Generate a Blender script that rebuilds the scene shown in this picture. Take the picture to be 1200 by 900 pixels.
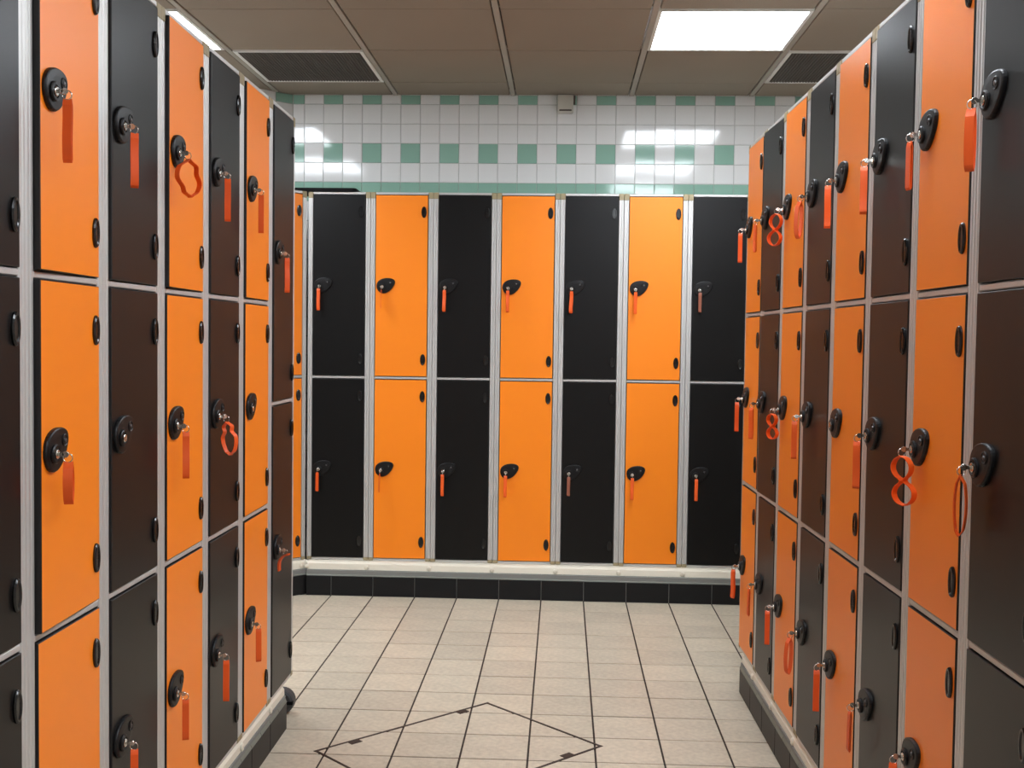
import bpy, bmesh, math, random
from mathutils import Matrix, Vector
for _o in list(bpy.data.objects): bpy.data.objects.remove(_o, do_unlink=True)
SC = bpy.context.scene
COL = SC.collection
PI = math.pi
rnd = random.Random(7)

# ------------------------------------------------------------------ camera, world, exposure
F_PX, PITCH, ROLL, YAW, EYE = 1302.8, .0404, .0131, .0451, 1.2308
cam_d = bpy.data.cameras.new('camera')
cam_d.sensor_width = 36.0
cam_d.lens = F_PX / 1200 * 36.0
cam_d.clip_start = .02
cam = bpy.data.objects.new('camera', cam_d)
COL.objects.link(cam)
cam.matrix_world = (Matrix.Translation((0, 0, EYE)) @ Matrix.Rotation(YAW, 4, 'Z')
                    @ Matrix.Rotation(PI / 2 - PITCH, 4, 'X') @ Matrix.Rotation(ROLL, 4, 'Z'))
SC.camera = cam
world = bpy.data.worlds.new('world'); SC.world = world
world.use_nodes = True
world.node_tree.nodes['Background'].inputs[0].default_value = (.9, .95, 1, 1)
world.node_tree.nodes['Background'].inputs[1].default_value = .02
SC.view_settings.view_transform = 'Standard'
SC.view_settings.look = 'None'
SC.view_settings.gamma = 1
SC.view_settings.use_curve_mapping = False
SC.view_settings.exposure = 0.3
PANEL_STRENGTH = 22.0
PANEL_COLOR = (.87, .93, 1.0)

# ------------------------------------------------------------------ measured layout (metres)
CEIL = 2.4685
YW = 5.70                      # tiled wall behind the back row
WC = (-1.40, 5.68)             # corner where the wall turns by 45 degrees
XWL, XWR, YREAR = -2.30, 2.13, -1.6
FX0, FY0, FT = -.6849, 3.2061, .2
CX0, CY0, CM = -.8706, 4.8238, .6

# ------------------------------------------------------------------ helpers
def srgb(r, g, b):
    f = lambda c: (c / 255 / 12.92) if c / 255 <= .04045 else ((c / 255 + .055) / 1.055) ** 2.4
    return (f(r), f(g), f(b), 1)

def mat(name, col, rough=.5, metal=0, spec=.5, var=0, vscale=8, bump=0, bscale=400, coat=0):
    m = bpy.data.materials.new(name); m.use_nodes = True
    nt = m.node_tree; b = nt.nodes['Principled BSDF']
    b.inputs['Base Color'].default_value = col
    b.inputs['Roughness'].default_value = rough
    b.inputs['Metallic'].default_value = metal
    b.inputs['Specular IOR Level'].default_value = spec
    if coat: b.inputs['Coat Weight'].default_value = coat; b.inputs['Coat Roughness'].default_value = .05
    tc = nt.nodes.new('ShaderNodeTexCoord')
    if var:
        n = nt.nodes.new('ShaderNodeTexNoise'); n.inputs['Scale'].default_value = vscale
        n.inputs['Detail'].default_value = 4
        nt.links.new(tc.outputs['Object'], n.inputs['Vector'])
        oi = nt.nodes.new('ShaderNodeObjectInfo')
        mr = nt.nodes.new('ShaderNodeMapRange')
        mr.inputs['To Min'].default_value = 1 - var; mr.inputs['To Max'].default_value = 1 + var
        add = nt.nodes.new('ShaderNodeMath'); add.operation = 'MULTIPLY_ADD'
        nt.links.new(oi.outputs['Random'], add.inputs[0]); add.inputs[1].default_value = .5
        nt.links.new(n.outputs['Fac'], add.inputs[2])
        sub = nt.nodes.new('ShaderNodeMath'); sub.operation = 'SUBTRACT'; sub.inputs[1].default_value = .25
        nt.links.new(add.outputs[0], sub.inputs[0])
        nt.links.new(sub.outputs[0], mr.inputs['Value'])
        mx = nt.nodes.new('ShaderNodeMix'); mx.data_type = 'RGBA'; mx.blend_type = 'MULTIPLY'
        mx.inputs[0].default_value = 1; mx.inputs[6].default_value = col
        nt.links.new(mr.outputs[0], mx.inputs[7])
        nt.links.new(mx.outputs[2], b.inputs['Base Color'])
    if bump:
        n2 = nt.nodes.new('ShaderNodeTexNoise'); n2.inputs['Scale'].default_value = bscale
        nt.links.new(tc.outputs['Object'], n2.inputs['Vector'])
        bp = nt.nodes.new('ShaderNodeBump'); bp.inputs['Strength'].default_value = bump
        bp.inputs['Distance'].default_value = .001
        nt.links.new(n2.outputs['Fac'], bp.inputs['Height'])
        nt.links.new(bp.outputs['Normal'], b.inputs['Normal'])
    return m

def brick_mat(name, c1, c2, joint, w, h, jw, off=(0, 0), rough=.4, axes='XY'):
    m = bpy.data.materials.new(name); m.use_nodes = True
    nt = m.node_tree; b = nt.nodes['Principled BSDF']; b.inputs['Roughness'].default_value = rough
    g = nt.nodes.new('ShaderNodeNewGeometry')
    sep = nt.nodes.new('ShaderNodeSeparateXYZ'); nt.links.new(g.outputs['Position'], sep.inputs[0])
    cmb = nt.nodes.new('ShaderNodeCombineXYZ')
    for i, ax in enumerate(axes):
        sb = nt.nodes.new('ShaderNodeMath'); sb.operation = 'SUBTRACT'; sb.inputs[1].default_value = off[i]
        nt.links.new(sep.outputs[ax], sb.inputs[0]); nt.links.new(sb.outputs[0], cmb.inputs[i])
    t = nt.nodes.new('ShaderNodeTexBrick'); t.offset = 0; t.squash = 1
    t.inputs['Color1'].default_value = c1; t.inputs['Color2'].default_value = c2
    t.inputs['Mortar'].default_value = joint; t.inputs['Scale'].default_value = 1
    t.inputs['Mortar Size'].default_value = jw; t.inputs['Brick Width'].default_value = w
    t.inputs['Row Height'].default_value = h
    nt.links.new(cmb.outputs[0], t.inputs['Vector'])
    nt.links.new(t.outputs['Color'], b.inputs['Base Color'])
    return m

def floor_tile_mat():
    m = mat('floor_tile_ceramic', srgb(186, 175, 155), .42, 0, .4, .16, 9)
    nt = m.node_tree; b = nt.nodes['Principled BSDF']
    tc = [n for n in nt.nodes if n.type == 'TEX_COORD'][0]
    vo = nt.nodes.new('ShaderNodeTexVoronoi'); vo.inputs['Scale'].default_value = 130
    vo.inputs['Randomness'].default_value = 0
    nt.links.new(tc.outputs['Object'], vo.inputs['Vector'])
    bp = nt.nodes.new('ShaderNodeBump'); bp.inputs['Strength'].default_value = .35; bp.inputs['Distance'].default_value = .0012
    n = nt.nodes.new('ShaderNodeTexNoise'); n.inputs['Scale'].default_value = 55; n.inputs['Detail'].default_value = 5
    nt.links.new(tc.outputs['Object'], n.inputs['Vector'])
    mr = nt.nodes.new('ShaderNodeMapRange'); mr.inputs['From Min'].default_value = .3; mr.inputs['From Max'].default_value = .7
    mr.inputs['To Min'].default_value = .86; mr.inputs['To Max'].default_value = 1.1
    nt.links.new(n.outputs['Fac'], mr.inputs['Value'])
    src = b.inputs['Base Color'].links[0].from_socket
    mx = nt.nodes.new('ShaderNodeMix'); mx.data_type = 'RGBA'; mx.blend_type = 'MULTIPLY'; mx.inputs[0].default_value = 1
    nt.links.new(src, mx.inputs[6]); nt.links.new(mr.outputs[0], mx.inputs[7]); nt.links.new(mx.outputs[2], b.inputs['Base Color'])
    nt.links.new(vo.outputs['Distance'], bp.inputs['Height'])
    nt.links.new(bp.outputs['Normal'], b.inputs['Normal'])
    return m

def emit_mat(name, col, s):
    m = bpy.data.materials.new(name); m.use_nodes = True
    nt = m.node_tree; nt.nodes.clear()
    e = nt.nodes.new('ShaderNodeEmission'); e.inputs[0].default_value = (*col, 1); e.inputs[1].default_value = s
    o = nt.nodes.new('ShaderNodeOutputMaterial'); nt.links.new(e.outputs[0], o.inputs[0])
    return m

M = {
    'orange': mat('orange_laminate', srgb(243, 131, 20), .36, 0, .4, .02, 3, .12, 700),
    'dark': mat('charcoal_laminate', srgb(13, 12, 12), .34, 0, .24, .04, 3, .12, 700),
    'core': mat('black_laminate_core', srgb(14, 12, 12), .5),
    'alu': mat('satin_aluminium', srgb(200, 198, 195), .42, .5, .5, .015, 3),
    'joint': mat('beige_corner_plastic', srgb(150, 136, 104), .5),
    'carcass': mat('pale_grey_carcass', srgb(190, 188, 182), .5),
    'black': mat('black_plastic', srgb(11, 10, 11), .42, 0, .3, .05, 20),
    'hinge': mat('black_hinge_plastic', srgb(11, 10, 10), .22),
    'steel': mat('nickel_steel', srgb(200, 196, 188), .25, 1),
    'dull': mat('dull_grey_pin', srgb(92, 90, 90), .4, .6),
    'band': mat('orange_silicone', srgb(226, 88, 26), .5, 0, .35, .05, 30),
    'band2': mat('brown_silicone', srgb(140, 82, 62), .42, 0, .5, .05, 30),
    'tile_w': mat('white_glazed_tile', srgb(224, 223, 221), .07, 0, .5, .015, 2),
    'tile_g': mat('green_glazed_tile', srgb(140, 178, 161), .07, 0, .5, .03, 2),
    'grout': mat('pale_grout', srgb(180, 178, 173), .7),
    'floor_grout': mat('dark_brown_grout', srgb(44, 33, 26), .9),
    'floor_tile': floor_tile_mat(),
    'plinth': mat('black_plinth_tile', srgb(25, 25, 26), .42, 0, .2, .12, 9),
    'plinth_grout': mat('grey_plinth_grout', srgb(120, 120, 116), .8),
    'cove': mat('grey_green_cove_tile', srgb(112, 114, 104), .5, 0, .4, .08, 8),
    'cream': mat('cream_painted_rail', srgb(216, 208, 190), .4, 0, .5, .05, 10),
    'ceil': mat('mineral_ceiling_tile', srgb(146, 133, 119), .9, 0, .2, .05, 3, .4, 250),
    'bar': mat('ceiling_grid_bar', srgb(160, 151, 138), .6),
    'gap': mat('ceiling_void', srgb(78, 70, 62), .9),
    'vent': mat('dark_vent_mesh', srgb(84, 75, 66), .6),
    'vent_back': mat('vent_duct', srgb(20, 18, 17), .9),
    'panel_frame': mat('white_panel_frame', srgb(225, 222, 216), .5),
    'panel': emit_mat('lit_diffuser', PANEL_COLOR, PANEL_STRENGTH),
    'wall': mat('painted_wall', srgb(222, 219, 212), .5, 0, .5, .02, 2),
    'iron': mat('dark_iron_edge', srgb(46, 33, 24), .6, .1, .4, .2, 20),
    'sensor': mat('warm_white_plastic', srgb(190, 184, 172), .45),
    'rubber': mat('black_rubber', srgb(58, 57, 58), .55, 0, .4, .1, 20),
    'board': mat('matte_black_board', srgb(6, 6, 7), .8, 0, .2),
}
M['floor'] = brick_mat('distant_floor_tiles', srgb(186, 174, 158), srgb(180, 168, 152), srgb(64, 52, 44), FT, FT, .0025, (FX0, FY0), .45)
M['wall_back_m'] = brick_mat('white_tile_wall', srgb(226, 224, 219), srgb(222, 220, 216), srgb(176, 174, 169), .0996, .099, .0026, (-1.3411, 2.4213), .1, 'XZ')
M['wall_side_m'] = brick_mat('white_tile_side_wall', srgb(226, 224, 219), srgb(222, 220, 216), srgb(190, 188, 182), .0996, .099, .002, (0, 2.4213), .1, 'YZ')

def link(name, me, parent=None, loc=(0, 0, 0), rot=(0, 0, 0)):
    o = bpy.data.objects.new(name, me); COL.objects.link(o)
    if parent: o.parent = parent
    o.location = loc; o.rotation_euler = rot
    return o

def tag(o, label, cat, group=None):
    o['label'] = label; o['category'] = cat
    if group: o['group'] = group
    return o

def thing(name, label, cat, loc=(0, 0, 0), rz=0, group=None):
    return tag(link(name, None, None, loc, (0, 0, rz)), label, cat, group)

def to_mesh(name, bm, mats, smooth=False, recalc=True):
    if recalc: bmesh.ops.recalc_face_normals(bm, faces=bm.faces)
    if smooth:
        for f in bm.faces: f.smooth = True
    me = bpy.data.meshes.new(name); bm.to_mesh(me); bm.free()
    for m_ in (mats if isinstance(mats, (list, tuple)) else [mats]): me.materials.append(m_)
    return me

def box(bm, x0, x1, y0, y1, z0, z1, mi=0):
    v = [bm.verts.new(p) for p in ((x0, y0, z0), (x1, y0, z0), (x1, y1, z0), (x0, y1, z0), (x0, y0, z1), (x1, y0, z1), (x1, y1, z1), (x0, y1, z1))]
    fs = [bm.faces.new([v[i] for i in q]) for q in ((0, 1, 5, 4), (1, 2, 6, 5), (2, 3, 7, 6), (3, 0, 4, 7), (4, 5, 6, 7), (3, 2, 1, 0))]
    for f in fs: f.material_index = mi
    return v, fs

def box_me(name, m_, x0, x1, y0, y1, z0, z1, bev=0, seg=1):
    bm = bmesh.new(); box(bm, x0, x1, y0, y1, z0, z1)
    if bev: bmesh.ops.bevel(bm, geom=list(bm.edges), offset=bev, segments=seg, affect='EDGES', clamp_overlap=True)
    return to_mesh(name, bm, M[m_] if isinstance(m_, str) else m_)

def prism(bm, pts, a, b, axis='z', mi=0):
    """Extrude the closed 2D outline pts from a to b along an axis."""
    def P(u, v, w): return {'z': (u, v, w), 'x': (w, u, v), 'y': (u, w, v)}[axis]
    A = [bm.verts.new(P(u, v, a)) for u, v in pts]; B = [bm.verts.new(P(u, v, b)) for u, v in pts]
    n = len(pts)
    for i in range(n):
        f = bm.faces.new((A[i], A[(i + 1) % n], B[(i + 1) % n], B[i])); f.material_index = mi
    bm.faces.new(A).material_index = mi; bm.faces.new(B[::-1]).material_index = mi

def loft(bm, rings, cap0=True, cap1=True, mi=0):
    V = [[bm.verts.new(p) for p in r] for r in rings]
    n = len(rings[0])
    for a, b in zip(V, V[1:]):
        for i in range(n): bm.faces.new((a[i], a[(i + 1) % n], b[(i + 1) % n], b[i])).material_index = mi
    if cap0: bm.faces.new(V[0][::-1]).material_index = mi
    if cap1: bm.faces.new(V[-1]).material_index = mi

def disc_rings(r_y, n, cx=0, cz=0):
    return [[(cx + r * math.cos(2 * PI * i / n), y, cz + r * math.sin(2 * PI * i / n)) for i in range(n)] for r, y in r_y]

def tile_me(name, m_, w, h, t, bev):
    """A tile lying in local XY, top at z=0 and bevelled edges."""
    bm = bmesh.new()
    r = lambda a, z: [(-w / 2 + a, -h / 2 + a, z), (w / 2 - a, -h / 2 + a, z), (w / 2 - a, h / 2 - a, z), (-w / 2 + a, h / 2 - a, z)]
    loft(bm, [r(0, -t), r(0, -bev), r(bev, 0)])
    return to_mesh(name, bm, M[m_])

# ------------------------------------------------------------------ the room
fl = link('floor', box_me('floor', 'floor', XWL - .1, XWR + .1, YREAR - .1, YW + .1, -.12, -.003)); fl['kind'] = 'structure'
FTM = tile_me('floor_tile', 'floor_tile', FT - .006, FT - .006, .004, .001)
GRM = box_me('floor_grout', 'floor_grout', -1.08, 1.92, -.01, 3.61, -.0028, -.0016)
gr = link('grout_bed', GRM, fl, (FX0, FY0 - 1.6, 0))
tile_cells = [(i, j) for j in range(-2, 10) for i in range(-5, 10)] + [(i, j) for j in range(-8, -2) for i in range(-1, 7)]
for i, j in tile_cells:
    x, y = FX0 + (i + .5) * FT, FY0 + (j + .5) * FT
    if y > x + 7.0 - .3 and x < -1.1: continue
    o = link('floor_tile', FTM, fl, (x, y, rnd.uniform(-.0004, .0004)), (rnd.uniform(-.0015, .0015), rnd.uniform(-.0015, .0015), rnd.choice((0, PI))))

def wall(name, pts, m_, z1=CEIL + .12):
    bm = bmesh.new(); prism(bm, pts, -.1, z1)
    o = link(name, to_mesh(name, bm, M[m_])); o['kind'] = 'structure'; return o
wx_l = XWL; wy_l = WC[1] - (WC[0] - XWL)
YB_ = YW + .0032
wall_back = wall('wall_back', [(WC[0], YB_), (XWR, YB_), (XWR, YW + .15), (WC[0] - .05, YW + .15)], 'wall_back_m')
wall_corner = wall('wall_corner', [(WC[0], YB_), (WC[0] - .05, YW + .15), (wx_l - .15, wy_l + .05), (wx_l, wy_l + .0232)], 'grout')
wall_left = wall('wall_left', [(wx_l, wy_l + .0232), (wx_l - .15, wy_l + .05), (wx_l - .15, YREAR), (wx_l, YREAR)], 'wall_side_m')
wall_right = wall('wall_right', [(XWR, YB_), (XWR + .15, YW + .15), (XWR + .15, YREAR), (XWR, YREAR)], 'wall_side_m')
wall_rear = wall('wall_rear', [(XWL - .15, YREAR), (XWR + .15, YREAR), (XWR + .15, YREAR - .15), (XWL - .15, YREAR - .15)], 'wall')

# glazed wall tiles, each its own piece
WP, HW, ZW0 = .0996, .099, 2.4213
TW = {c: tile_me('wall_tile_' + c, 'tile_' + c, WP - .002, HW - .002, .006, .0022) for c in 'wg'}
CUT = CEIL - ZW0
TC = {c: tile_me('wall_tile_cut_' + c, 'tile_' + c, WP - .002, CUT - .002, .006, .0022) for c in 'wg'}
def tile_color(i, r):
    if r == 5: return 'g'
    return 'g' if r in (0, 3) and i % 2 else 'w'
def wall_tiles(parent, origin, direction, i0, i1, skip=None):
    rz = math.atan2(direction[1], direction[0])
    for r in range(0, 7):
        if r == 0: zc = ZW0 + CUT / 2
        else: zc = ZW0 - (r - .5) * HW
        for i in range(i0, i1):
            u = (i + .5) * WP
            c = tile_color(i, r) if r < 6 else 'w'
            me = (TC if r == 0 else TW)[c]
            link('wall_tile', me, parent, (origin[0] + direction[0] * u, origin[1] + direction[1] * u, zc),
                 (PI / 2 + rnd.gauss(0, .0028), rnd.gauss(0, .002), rz + rnd.gauss(0, .0028)))
WX0 = -1.3411
wall_tiles(wall_back, (WX0, YW), (1, 0), 0, 34)
# the last piece before the corner is cut narrow
NW = WX0 - WC[0]
for r in range(6):
    zc = ZW0 + CUT / 2 if r == 0 else ZW0 - (r - .5) * HW
    me = tile_me('wall_tile_narrow', 'tile_' + tile_color(-1, r), NW - .002, (CUT if r == 0 else HW) - .002, .006, .002)
    link('wall_tile', me, wall_back, ((WX0 + WC[0]) / 2, YW, zc), (PI / 2, 0, 0))
s2 = math.sqrt(.5)
wall_tiles(wall_corner, (WC[0], WC[1] + .0192), (s2, s2), -9, 0)

# ------------------------------------------------------------------ suspended ceiling
ceil = link('ceiling', box_me('ceiling', 'gap', XWL - .1, XWR + .1, YREAR - .1, YW + .1, CEIL + .03, CEIL + .10)); ceil['kind'] = 'structure'
cols = [(CX0 + CM * k, CX0 + CM * (k + 1)) for k in range(-3, 5)]
rows = [(CY0 + CM * k, CY0 + CM * (k + 1)) for k in range(-11, 2)]
light_rows = (-1, -3, -5, -7, -9)
ctile = {}
def ceiling_tile_me(w, h):
    key = (round(w, 3), round(h, 3))
    if key not in ctile:
        bm = bmesh.new(); box(bm, -w / 2, w / 2, -h / 2, h / 2, 0, .012)
        bmesh.ops.bevel(bm, geom=[e for e in bm.edges if all(v.co.z < .001 for v in e.verts)], offset=.002, segments=1, affect='EDGES')
        ctile[key] = to_mesh('ceiling_tile', bm, M['ceil'])
    return ctile[key]
lights, vents = [], []
for k in range(-3, 5):
    x0, x1 = CX0 + CM * k, CX0 + CM * (k + 1)
    x0c, x1c = max(x0, XWL), min(x1, XWR)
    if x1c - x0c < .05: continue
    for r in range(-11, 2):
        y0, y1 = CY0 + CM * r, min(CY0 + CM * (r + 1), YW)
        y0 = max(y0, YREAR)
        if y1 - y0 < .05: continue
        cx, cy = (x0c + x1c) / 2, (y0 + y1) / 2
        if cy > cx + (WC[1] - WC[0]) + .45: continue
        if (k == 2 and r in light_rows) or (k == -2 and r in light_rows[:2]): lights.append((cx, cy, k, r)); continue
        if k in (-1, 3) and r == 0: vents.append((cx, cy, k)); continue
        link('ceiling_tile', ceiling_tile_me(x1c - x0c - .034, y1 - y0 - .007), ceil, (cx, cy, CEIL + rnd.uniform(0, .0015)))
BAR = box_me('grid_bar', 'bar', -.012, .012, YREAR, YW, 0, .012, .002)
for k in range(-2, 5):
    link('grid_bar', BAR, ceil, (CX0 + CM * k, 0, CEIL - .002))
CB = box_me('cross_bar', 'bar', XWL, XWR, -.009, .009, 0, .01)
for r in range(-10, 2):
    link('cross_bar', CB, ceil, (0, CY0 + CM * r, CEIL + .010))

def led_panel(x, y, label, group=None):
    t = thing('ceiling_light', label, 'ceiling light', (x, y, CEIL - .003), 0, group)
    bm = bmesh.new(); a, b = .288, .274
    loft(bm, [[(sx * s, sy * s, z) for sx, sy in ((-1, -1), (1, -1), (1, 1), (-1, 1))] for s, z in ((a, .02), (a, 0), (b, 0), (b, .006))], False, False)
    link('panel_frame', to_mesh('panel_frame', bm, M['panel_frame']), t)
    link('diffuser', box_me('diffuser', 'panel', -b, b, -b, b, .004, .012), t)
for x, y, k, r in lights:
    if k == 2 and r == -1: led_panel(x, y, 'square white lit LED ceiling panel over the aisle, nearest the tiled wall', 'LED ceiling panels')
    elif k == -2 and r == -1: led_panel(x, y, 'lit LED ceiling panel beyond the row ending in a two-door locker', 'LED ceiling panels')
    elif k == 2: led_panel(x, y, 'lit LED ceiling panel further down the aisle, away from the tiled wall', 'LED ceiling panels')
    else: led_panel(x, y, 'lit LED ceiling panel hidden behind the row ending in a two-door locker', 'LED ceiling panels')

bm = bmesh.new(); n = 40; L = .27
for i in range(1, n):
    u = -L + 2 * L * i / n
    box(bm, u - .0022, u + .0022, -L, L, 0, .008)
    box(bm, -L, L, u - .0022, u + .0022, .0005, .0085)
VENT_MESH = to_mesh('vent_mesh', bm, M['vent'])
bm = bmesh.new()
loft(bm, [[(sx * s, sy * s, z) for sx, sy in ((-1, -1), (1, -1), (1, 1), (-1, 1))] for s, z in ((.286, .02), (.286, 0), (.27, 0), (.268, .02))], False, False)
VENT_FRAME = to_mesh('vent_frame', bm, M['panel_frame'])
VENT_BACK = box_me('vent_back', 'vent_back', -.27, .27, -.27, .27, .016, .024)
for x, y, k in vents:
    t = thing('ceiling_vent', 'dark mesh ceiling vent diagonal to the lit LED panel' if k == 3 else 'dark mesh ceiling vent beside the corner, one tile off the grid bar', 'vent', (x, y, CEIL - .002), 0, 'ceiling vents')
    if k == -1: t['label'] = 'dark mesh ceiling vent over the gap beside the two-door end locker'
    link('vent_frame', VENT_FRAME, t); link('vent_mesh', VENT_MESH, t); link('duct_backing', VENT_BACK, t)

# ------------------------------------------------------------------ lockers
PW = .2985          # width of one column
SW = .0235          # stile width
DW = PW - 2 * SW - .003
RAIL = .012
def stile_me(h):
    # two-lobed extruded aluminium profile with a shallow groove
    w = SW
    pts = [(0, .03), (0, .003), (.0025, 0), (w * .40, 0), (w * .46, .0022), (w * .56, .0022), (w * .62, 0), (w - .0025, 0), (w, .003), (w, .03)]
    bm = bmesh.new(); prism(bm, pts, 0, h)
    return to_mesh('frame_stile', bm, M['alu'])
JT = box_me('corner_joint', 'joint', 0, SW, -.0008, .03, 0, .030, .002)
JB = box_me('corner_joint_low', 'joint', 0, SW, -.0005, .03, 0, .016, .002)
RL = box_me('frame_rail', 'alu', -DW / 2 - .0015, DW / 2 + .0015, .0005, .03, -RAIL / 2, RAIL / 2, .002)
def door_me(h, c):
    bm = bmesh.new(); t, b = .012, .0012
    x0, x1 = -DW, 0
    r = lambda a, y: [(x0 + a, y, a), (x1 - a, y, a), (x1 - a, y, h - a), (x0 + a, y, h - a)]
    V = [[bm.verts.new(p) for p in q] for q in (r(0, t), r(0, b), r(b, 0))]
    for a_, b_, mi in ((V[0], V[1], 1), (V[1], V[2], 1)):
        for i in range(4): bm.faces.new((a_[i], a_[(i + 1) % 4], b_[(i + 1) % 4], b_[i])).material_index = mi
    bm.faces.new(V[2]).material_index = 0
    bm.faces.new(V[0][::-1]).material_index = 1
    return to_mesh('door', bm, [M[c], M['core']])
# hinge boss: oval cap with a bevelled rim and hollow
bm = bmesh.new(); n = 20
def oval(a, b, y): return [(a * math.cos(2 * PI * i / n), y, b * math.sin(2 * PI * i / n)) for i in range(n)]
loft(bm, [oval(.0125, .027, 0), oval(.0125, .027, -.003), oval(.0105, .025, -.0055), oval(.0075, .0215, -.0055), oval(.006, .019, -.0038)], True, True)
HINGE = to_mesh('hinge', bm, M['hinge'], False)
# egg-shaped lock plate
LA, LB, LT = .0465, .0335, math.radians(27)
def egg(s, y, n=28):
    out = []
    for i in range(n):
        t = 2 * PI * i / n
        u, v = LA * s * math.cos(t), LB * s * math.sin(t) * (1 - .26 * math.cos(t))
        out.append((u * math.cos(LT) - v * math.sin(LT), y, u * math.sin(LT) + v * math.cos(LT)))
    return out
bm = bmesh.new()
loft(bm, [egg(1, 0), egg(1, -.0045), egg(.97, -.0068), egg(.92, -.0078), egg(.6, -.0085)], True, True)
PLATE = to_mesh('lock_plate', bm, M['black'])
def on_axis(t): return (LA * t * math.cos(LT), LA * t * math.sin(LT))
CYL_O, RIV_O = on_axis(-.44), on_axis(.5)
bm = bmesh.new()
loft(bm, disc_rings(((.0165, 0), (.0165, -.004), (.0145, -.006), (.0115, -.006), (.0105, -.004)), 20), True, True)
COLLAR = to_mesh('lock_collar', bm, M['black'])
bm = bmesh.new()
loft(bm, disc_rings(((.0080, 0), (.0080, -.0065), (.0070, -.0075), (.0022, -.0075)), 16), True, True)
BARREL = to_mesh('lock_barrel', bm, M['steel'])
bm = bmesh.new()
loft(bm, disc_rings(((.011, 0), (.011, -.0016), (.0095, -.0024), (.008, -.0012), (.0045, -.0012), (.003, -.0022)), 16), True, True)
RIVET = to_mesh('lock_indicator', bm, M['black'])
bm = bmesh.new(); loft(bm, disc_rings(((.0042, 0), (.0036, -.0022), (.0012, -.003)), 12), True, True)
PIN = to_mesh('lock_pin', bm, M['dull'])
_cache = {}
def cached(key, fn):
    if key not in _cache: _cache[key] = fn()
    return _cache[key]
def body_me(h, d):
    bm = bmesh.new()
    box(bm, -PW / 2 + .001, PW / 2 - .001, .028, d, .001, h - .001)
    return to_mesh('body', bm, M['carcass'])
LOCK_X = -DW + .051          # lock centre from the hinge side of the door
def make_locker(loc, rz, h, tiers, color, label, group, depth, angles, lift=True):
    t = thing('locker', label, 'locker', loc, rz, group)
    link('body', cached(('b', h, depth), lambda: body_me(h, depth)), t)
    st = cached(('s', h), lambda: stile_me(h - .046))
    for x in (-PW / 2, PW / 2 - SW):
        link('frame_stile', st, t, (x, 0, .016))
        link('corner_joint', JT, t, (x, 0, h - .030)); link('corner_joint', JB, t, (x, 0, 0))
    step = (h - RAIL) / tiers
    for i in range(tiers + 1): link('frame_rail', RL, t, (0, 0, RAIL / 2 + i * step))
    locks = []
    dh = step - RAIL - .004
    dm = cached(('d', round(dh, 4), color), lambda: door_me(dh, color))
    for i in range(tiers):
        z0 = RAIL + i * step + .002
        a = math.radians(angles[tiers - 1 - i])
        d = link('door', dm, t, (DW / 2, -.002, z0), (0, 0, a))
        for hz in (.080, dh - .080): link('hinge', HINGE, d, (-.0195, 0, hz))
        lz = dh / 2 + (.012 if lift else .004)
        link('lock_plate', PLATE, d, (LOCK_X, 0, lz))
        link('lock_collar', COLLAR, d, (LOCK_X + CYL_O[0], -.0070, lz + CYL_O[1]))
        link('lock_barrel', BARREL, d, (LOCK_X + CYL_O[0], -.0070, lz + CYL_O[1]))
        link('lock_indicator', RIVET, d, (LOCK_X + RIV_O[0], -.0080, lz + RIV_O[1]))
        link('lock_pin', PIN, d, (LOCK_X + RIV_O[0], -.0090, lz + RIV_O[1]))
        # keyhole position in world space
        p = Matrix.Translation(Vector(loc)) @ Matrix.Rotation(rz, 4, 'Z') @ Matrix.Translation((DW / 2, -.002, z0)) @ Matrix.Rotation(a, 4, 'Z') @ Vector((LOCK_X + CYL_O[0], -.0143, lz + CYL_O[1]))
        locks.insert(0, (p, rz + a))
    return locks           # top door first

# ------------------------------------------------------------------ keys on wristbands
bm = bmesh.new()
box(bm, -.0012, .0012, -.009, .0004, -.003, .003)
loft(bm, [[(x, -.0115 + .0055 * math.cos(2 * PI * i / 18), .0055 * math.sin(2 * PI * i / 18)) for i in range(18)] for x in (-.0012, .0012)])
KEY = to_mesh('key', bm, M['steel'])
bm = bmesh.new(); n, m2 = 20, 8
for w in range(1):
    V = []
    for i in range(n):
        a = 2 * PI * i / n; ring = []
        for j in range(m2):
            b = 2 * PI * j / m2; r = .0075 + .0009 * math.cos(b)
            ring.append(bm.verts.new((.0009 * math.sin(b), r * math.cos(a), r * math.sin(a))))
        V.append(ring)
    for i in range(n):
        for j in range(m2): bm.faces.new((V[i][j], V[(i + 1) % n][j], V[(i + 1) % n][(j + 1) % m2], V[i][(j + 1) % m2]))
RING = to_mesh('key_ring', bm, M['steel'], True)

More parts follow.
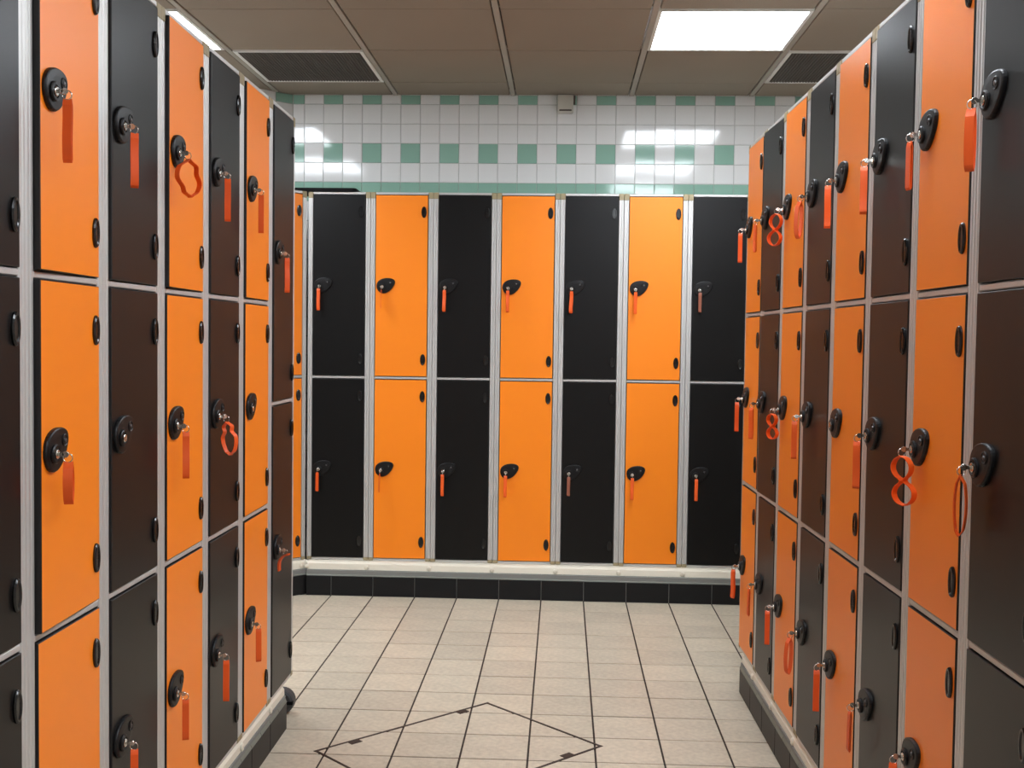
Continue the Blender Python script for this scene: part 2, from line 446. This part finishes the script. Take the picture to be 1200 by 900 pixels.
def band_curve(style):
    """closed centre line (u, z) of the strap, hanging from (0, 0)"""
    N = 22
    def two_sided(L, wl, wr):
        A = [(-wl(i / N), -L * i / N) for i in range(1, N)]
        B = [(wr(i / N), -L * i / N) for i in range(N - 1, 0, -1)]
        return [(0, 0)] + A + [(0, -L)] + B
    if style in ('flat', 'wavy'):
        k = .0035 if style == 'flat' else .0045
        wv = (lambda t: .0012 * math.sin(t * 7)) if style == 'flat' else (lambda t: .003 * math.sin(t * 6))
        base = lambda t: k * min(1, t * 12, (1 - t) * 16 + .15)
        return two_sided(.102, lambda t: base(t) - wv(t), lambda t: base(t) + wv(t))
    if style == 'slim':
        return two_sided(.09, lambda t: .0022 * min(1, t * 10, (1 - t) * 14 + .2), lambda t: .0022 * min(1, t * 10, (1 - t) * 14 + .2))
    if style == 'open':
        w = lambda t: .0028 + .0075 * math.sin(PI * t) ** .6
        return two_sided(.1, lambda t: w(t) * .8 * min(1, t * 8, (1 - t) * 14 + .1), lambda t: w(t) * min(1, t * 8, (1 - t) * 14 + .1))
    if style in ('eight', 'eight_small'):
        s = 1.12 if style == 'eight' else .9
        def w(t):
            if t < .47: return .0185 * math.sin(PI * t / .47) ** .55 + .0005
            if t < .53: return .003
            return .021 * math.sin(PI * (t - .53) / .47) ** .55
        return [(u * s, z * s) for u, z in two_sided(.084, lambda t: max(.0028, w(t)), lambda t: max(.0028, w(t)))]
    if style == 'mitten':
        def wl(t): return .006 + .024 * math.sin(PI * t) ** .7 - .009 * math.exp(-((t - .40) / .16) ** 2)
        def wr(t): return .004 + .03 * math.sin(PI * min(1, t * 1.02)) ** .6 - .009 * math.exp(-((t - .72) / .15) ** 2)
        return two_sided(.082, lambda t: wl(t) * min(1, t * 6, (1 - t) * 9), lambda t: wr(t) * min(1, t * 6, (1 - t) * 9))
    if style == 'twist':
        def w(t): return .006 + .016 * math.sin(PI * t) ** .8 - .008 * math.exp(-((t - .3) / .1) ** 2)
        return two_sided(.082, lambda t: w(t) * min(1, t * 9, (1 - t) * 10), lambda t: w(t) * .8 * min(1, t * 9, (1 - t) * 10))
    if style == 'fold':
        c = []
        for i in range(N + 1):
            t = i / N
            c.append((-.012 + .034 * math.sin(t * 1.9), .002 - .012 * t - .042 * t ** 2.2))
        return c + [(u - .0035, z - .002) for u, z in reversed(c[1:-1])]
    if style == 'stub':
        w = lambda t: .003 + .011 * math.sin(PI * t)
        return two_sided(.07, lambda t: w(t) * min(1, t * 9, (1 - t) * 9 + .1), lambda t: w(t) * min(1, t * 9, (1 - t) * 9 + .1))

def band_me(style, col):
    c = band_curve(style); n = len(c); t = .0007; hw = .0072 if style != 'stub' else .0075
    bm = bmesh.new(); V = []
    for i, (u, z) in enumerate(c):
        a, b = c[i - 1], c[(i + 1) % n]
        d = Vector((b[0] - a[0], b[1] - a[1])); d = d.normalized() if d.length > 1e-9 else Vector((1, 0))
        nx, nz = -d.y * t, d.x * t
        V.append([bm.verts.new((u + nx, -hw, z + nz)), bm.verts.new((u + nx, hw, z + nz)), bm.verts.new((u - nx, hw, z - nz)), bm.verts.new((u - nx, -hw, z - nz))])
    for i in range(n):
        a, b = V[i], V[(i + 1) % n]
        for j in range(4): bm.faces.new((a[j], a[(j + 1) % 4], b[(j + 1) % 4], b[j]))
    me = to_mesh('wristband', bm, M[col])
    return me
def hang_key(lock, label, style, turn=0, swing=0, col='band', group=''):
    p, rz = lock
    t = thing('locker_key', label, 'key', p, rz, group)
    k = link('key', KEY, t, (0, 0, 0), (0, math.radians(rnd.uniform(-25, 25)), 0))
    link('key_ring', RING, t, (0, -.0155, -.0060), (0, 0, math.radians(rnd.uniform(-15, 15))))
    link('wristband', cached(('w', style, col), lambda: band_me(style, col)), t, (0, -.0165, -.0128), (0, math.radians(swing), math.radians(turn)))

ORD = ['first', 'second', 'third', 'fourth', 'fifth', 'sixth', 'seventh', 'eighth', 'ninth', 'tenth']
ADJ = {'flat': 'flat', 'wavy': 'wavy', 'slim': 'slim', 'open': 'loosely looped', 'eight': 'figure-eight', 'eight_small': 'small figure-eight', 'mitten': 'wide looped', 'twist': 'twisted', 'fold': 'curled', 'stub': 'short looped'}
ADJ['flat'] = 'straight'
TIER3, TIER2 = ('top', 'middle', 'bottom'), ('upper', 'lower')
def colname(c): return 'orange' if c == 'orange' else 'dark'

# left row: starts with the dark two-door locker at the end facing the tiled wall
P3 = .3
XL, AL, YL = -.8598, .0054, 3.5298
ZB, ZT = .1345, 1.923
left_dir = Vector((math.sin(AL), -math.cos(AL), 0))          # from the end towards the camera
left_keys = {
    0: [('flat', 25, 1), ('fold', 80, 0)],
    1: [('flat', 10, 0), None, ('slim', 30, 1)],
    2: [('flat', 12, 0), ('twist', 70, 8), ('flat', 8, 0)],
    3: [('mitten', 148, 4), ('wavy', 20, -2), ('slim', 20, 0)],
    4: [('wavy', 25, -2), None, ('flat', 20, 0)],
    5: [('flat', 5, 0), ('stub', 15, -3), None],
    6: [None, None, None], 7: [None, None, None]}
left_ang = {0: (.6, .4), 1: (1.0, .5, .4), 2: (.6, .4, .5), 3: (1.5, .4, .3), 4: (.8, .5, .5), 5: (2.0, 1.9, .5), 6: (.6, .6, .6), 7: (.5, .5, .5)}
ROW_L = 'row starting with dark two-door locker'
for c in range(0, 8):
    q = Vector((XL, YL, ZB)) + left_dir * (P3 * (c + .5))
    col = 'dark' if c % 2 == 0 else 'orange'
    if c == 0: lab = 'dark two-door locker at the row end, above the round rubber bumper'
    else: lab = f'{colname(col)} three-door locker, {ORD[c]} column of the {ROW_L}'
    tiers = 2 if c == 0 else 3
    lk = make_locker(q, PI / 2 + AL, ZT - ZB, tiers, col, lab, 'lockers of the row with a two-door end', .45, left_ang[c])
    for (l, kk, nm) in zip(lk, left_keys[c], TIER2 if tiers == 2 else TIER3):
        if kk: hang_key(l, f'{ADJ[kk[0]]} orange key strap in {nm} door, {ORD[c]} column, {ROW_L}', kk[0], kk[1], kk[2], 'band', 'keys in the row with a two-door end')

# right row
XR, AR, YR = .6483, .017, 3.996
right_dir = Vector((math.sin(AR), -math.cos(AR), 0))
right_keys = {
    0: [('flat', -15, 0), ('wavy', -10, 1), ('flat', -50, -1)],
    1: [('slim', -70, 0), ('flat', -40, -1), ('slim', -80, -1)],
    2: [('eight', 36, 4), ('eight_small', 32, -4), ('flat', -10, 0)],
    3: [('open', -60, -2), ('flat', -15, 0), ('open', -65, -2)],
    4: [('wavy', -20, -2), None, ('flat', -8, 0)],
    5: [('flat', -12, -2), ('flat', -25, 0), ('slim', -86, -1)],
    6: [('slim', -75, 0), ('eight', 32, -7), ('flat', -30, 0)],
    7: [('open', -35, 0), ('open', 55, 0), None],
    8: [None, None, None]}
right_ang = {0: (.4, .3, .3), 1: (1.8, 1.6, .3), 2: (.3, .3, .3), 3: (.3, .4, .3), 4: (.4, .2, .2), 5: (.3, .3, .3), 6: (.4, .3, .2), 7: (.3, .3, .3), 8: (.3, .3, .3)}
ROW_R = 'row starting with orange three-door locker'
for c in range(0, 9):
    q = Vector((XR, YR, ZB)) + right_dir * (P3 * (c + .5))
    col = 'orange' if c % 2 == 0 else 'dark'
    lab = f'{colname(col)} three-door locker, {ORD[c]} column of the {ROW_R}'
    if c == 0: lab = 'orange three-door locker ending the row without any two-door locker'
    lk = make_locker(q, -PI / 2 + AR, ZT - ZB, 3, col, lab, 'lockers of the all three-door row', .45, right_ang[c])
    for (l, kk, nm) in zip(lk, right_keys[c], TIER3):
        if kk: hang_key(l, f'{ADJ[kk[0]]} orange key strap in {nm} door, {ORD[c]} column, {ROW_R}', kk[0], kk[1], kk[2], 'band', 'keys in the all three-door row')

# back row under the tiled wall
XB, YB, PB = -1.2195, 5.27, .2997
ZBB, ZBT = .158, 1.919
back_keys = {
    0: [('flat', 85, 0, 'band'), ('slim', 70, 1, 'band')],
    1: [('slim', 10, 1, 'band'), ('slim', 15, 2, 'band')],
    2: [('wavy', 80, 1, 'band'), ('flat', 85, 0, 'band')],
    3: [('flat', 75, 1, 'band'), ('flat', 80, 2, 'band')],
    4: [('wavy', 70, 3, 'band'), ('slim', 60, 1, 'band2')],
    5: [('flat', 70, 2, 'band'), ('flat', 75, 3, 'band')],
    6: [('slim', 75, 0, 'band2'), ('flat', 70, 1, 'band')]}
for c in range(0, 7):
    q = (XB + PB * (c + .5), YB, ZBB)
    col = 'dark' if c % 2 == 0 else 'orange'
    lab = f'{colname(col)} two-door locker, {ORD[c]} column under the tiled wall from the angled corner'
    lk = make_locker(q, 0, ZBT - ZBB, 2, col, lab, 'two-door lockers under the tiled wall', .42, (rnd.uniform(.1, .5), rnd.uniform(.1, .4)), False)
    for (l, kk, nm) in zip(lk, back_keys[c], TIER2):
        cw = 'orange' if kk[3] == 'band' else 'brown'
        hang_key(l, f'{ADJ[kk[0]]} {cw} key strap in {nm} door, {ORD[c]} two-door locker from angled corner', kk[0], kk[1], kk[2], kk[3], 'keys in the row under the tiled wall')
cor = Vector((XB - .004, YB - .003, ZBB))
make_locker(cor - Vector((s2, s2, 0)) * (PB / 2), PI / 4, ZBT - ZBB, 2, 'orange', 'orange two-door locker set at an angle in the corner', 'two-door lockers under the tiled wall', .41, (.3, .3), False)

# ------------------------------------------------------------------ tiled plinths under the rows
def plinth(name, origin, rz, length, depth, face, th, cove, rail, joints, bolts, top):
    """local x along the row, front towards -y. face: y of the tile face; cove / rail: outlines in (y, z)."""
    root = link(name, None, None, origin, (0, 0, rz)); root['kind'] = 'structure'
    link('plinth_core', box_me('plinth_core', 'plinth_grout', .004, length - .004, face + .0035, depth, 0, top), root)
    for a, b in joints:
        me = cached(('pt', round(b - a, 3), round(th, 3)), lambda: box_me('plinth_tile', 'plinth', 0, b - a - .003, 0, .0065, 0, th - .002, .001))
        link('plinth_tile', me, root, (a + .0015, face, .001))
    xs = []
    for a, b in joints:
        nn = max(1, round((b - a) / .1))
        xs += [(a + (b - a) * i / nn, a + (b - a) * (i + 1) / nn) for i in range(nn)]
    for a, b in xs:
        def mk():
            bm = bmesh.new(); prism(bm, cove, .001, b - a - .001, 'x'); return to_mesh('cove_tile', bm, M['cove'])
        link('cove_tile', cached(('cv', name[-4:], round(b - a, 3)), mk), root, (a, 0, 0))
    bm = bmesh.new(); prism(bm, rail, 0, length, 'x')
    link('base_rail', to_mesh('base_rail', bm, M['cream']), root)
    bm = bmesh.new(); loft(bm, disc_rings(((.011, .004), (.011, -.003), (.007, -.006), (.002, -.0068)), 14), True, True)
    BOLT = to_mesh('rail_bolt', bm, M['cream'])
    ym, zm = (rail[1][0] + rail[2][0]) / 2, (rail[1][1] + rail[2][1]) / 2
    for x in bolts: link('rail_bolt', BOLT, root, (x, ym, zm))
    return root
# back: joints follow the floor grid
xs = [-1.205] + [FX0 + FT * i for i in range(-2, 9)] + [.93]
xs = [xs[0]] + [x for x in xs[1:] if x > xs[0] + .02]
o_b = Vector((-1.205, YB, 0))
jb = [(a + 1.205, b + 1.205) for a, b in zip(xs, xs[1:])]
cove_b = [(-.060, .092), (-.066, .095), (-.048, .121), (-.040, .121)]
rail_b = [(-.03, .119), (-.046, .119), (-.040, .148), (-.034, .1575), (.02, .1575), (.02, .151), (-.03, .15)]
bolts_b = [XB + PB * k + 1.205 for k in range(0, 8)]
bolts_b[0] += .015
plinth('baseboard_back', o_b, 0, .93 + 1.205, .40, -.0655, .093, cove_b, rail_b, jb, bolts_b[:-1] + [2.08], .1195)
o_c = Vector((-1.205, YB, 0)) - Vector((s2, s2, 0)) * .46 + Vector((.0, .0, 0))
plinth('baseboard_corner', o_c + Vector((-.012, .012, 0)), PI / 4, .45, .36, -.048, .093, [(a + .0175, b) for a, b in cove_b], [(a + .0175, b) for a, b in rail_b], [(0, .12), (.12, .32), (.32, .45)], [.41, .12], .1195)
# side rows
cove_s = [(-.006, .084), (-.013, .086), (-.004, .110), (.006, .110)]
rail_s = [(.004, .108), (-.005, .108), (-.004, .127), (.002, .1335), (.05, .1335), (.05, .125), (.006, .124)]
LLEN = 2.4
def joints_of(L, first):
    out, a, b = [], 0, first
    while a < L - .001:
        out.append((a, min(b, L))); a, b = min(b, L), b + .2
    return out
sl = .125
ol = Vector((XL, YL, 0)) + left_dir * (P3 * 8)
plinth('baseboard_left', ol, PI / 2 + AL, P3 * 8 - sl, .44, -.0125, .085, cove_s, rail_s, joints_of(P3 * 8 - sl, .075), [P3 * k for k in range(1, 8)], .1075)
orr = Vector((XR, YR, 0)) + right_dir * .10
plinth('baseboard_right', orr, -PI / 2 + AR, P3 * 9 - .1, .44, -.0125, .085, cove_s, rail_s, joints_of(P3 * 9 - .1, .2), [P3 * k - .1 for k in range(1, 9)], .1075)

# ------------------------------------------------------------------ access cover let into the floor
h0 = Vector((-.237, 3.705)); hl = Vector((-.4775, -.4775)); hr = Vector((.370, -.370))
hc = h0 + (hl + hr) / 2
hx, hy = hl.length / 2, hr.length / 2
t = thing('floor_hatch', 'tiled access hatch set diagonally in the floor with dark metal edges', 'hatch', (hc.x, hc.y, .0005), PI / 4)
for sy in (-1, 1):
    link('edge_strip', box_me('edge_strip', 'iron', -hx - .006, hx + .006, -.0045, .0045, -.003, .0006), t, (0, sy * hy, 0))
for sx in (-1, 1):
    link('edge_strip', box_me('edge_strip', 'iron', -.0045, .0045, -hy + .0045, hy - .0045, -.003, .0006), t, (sx * hx, 0, 0))
SOCK = box_me('lifting_socket', 'iron', -.020, .020, -.011, .011, -.003, .0007, .0004)
for dx, dy in ((-hx + .13, hy - .015), (hx - .12, hy - .015), (hx - .13, -hy + .015), (-hx + .12, -hy + .015)):
    link('lifting_socket', SOCK, t, (dx, dy, 0))

# ------------------------------------------------------------------ small things
t = thing('wall_sensor', 'small warm white square sensor box high on the tiled wall', 'sensor', (-.004, YW, 2.376))
link('housing', box_me('housing', 'sensor', -.040, .040, -.045, -.0005, 0, .088, .004, 2), t)
link('sensor_window', box_me('sensor_window', 'gap', -.031, .031, -.0462, -.044, .006, .014), t)
link('mounting_bracket', box_me('mounting_bracket', 'gap', .040, .050, -.035, -.0005, .046, .086, .001), t)

bm = bmesh.new(); n = 8
pts = []
for cx, cy, a0 in ((.14, -.08, -90), (.14, .08, 0), (-.16, .08, 90), (-.16, -.08, 180)):
    for i in range(n + 1):
        a = math.radians(a0 + 90 * i / n); pts.append((cx + .02 * math.cos(a), cy + .02 * math.sin(a)))
ins = lambda s: [(x * s, y * s) for x, y in pts]
loft(bm, [[(x, y, z) for x, y in ins(s)] for s, z in ((.985, 0), (1, .003), (1, .014), (.985, .017))])
tag(link('flat_board', to_mesh('flat_board', bm, M['board']), None, (-1.150, 5.362, ZBT + .0005), (0, 0, .0)), 'thin flat black board lying on top of the lockers by the angled corner', 'board')

t = thing('rubber_bumper', 'round black slotted rubber bumper on the floor under the two-door locker end', 'bumper', (-.898, 3.545, .0))
bm = bmesh.new(); R = .041
loft(bm, disc_rings(((R * .9, .03), (R, .022), (R, -.006), (R * .96, -.014), (R * .8, -.019), (R * .3, -.021)), 28, 0, R), True, True)
body = to_mesh('bumper_body', bm, M['rubber'])
link('bumper_body', body, t)
link('slot', box_me('slot', 'board', -.0405, .0405, -.0225, -.004, R - .005, R + .005), t)
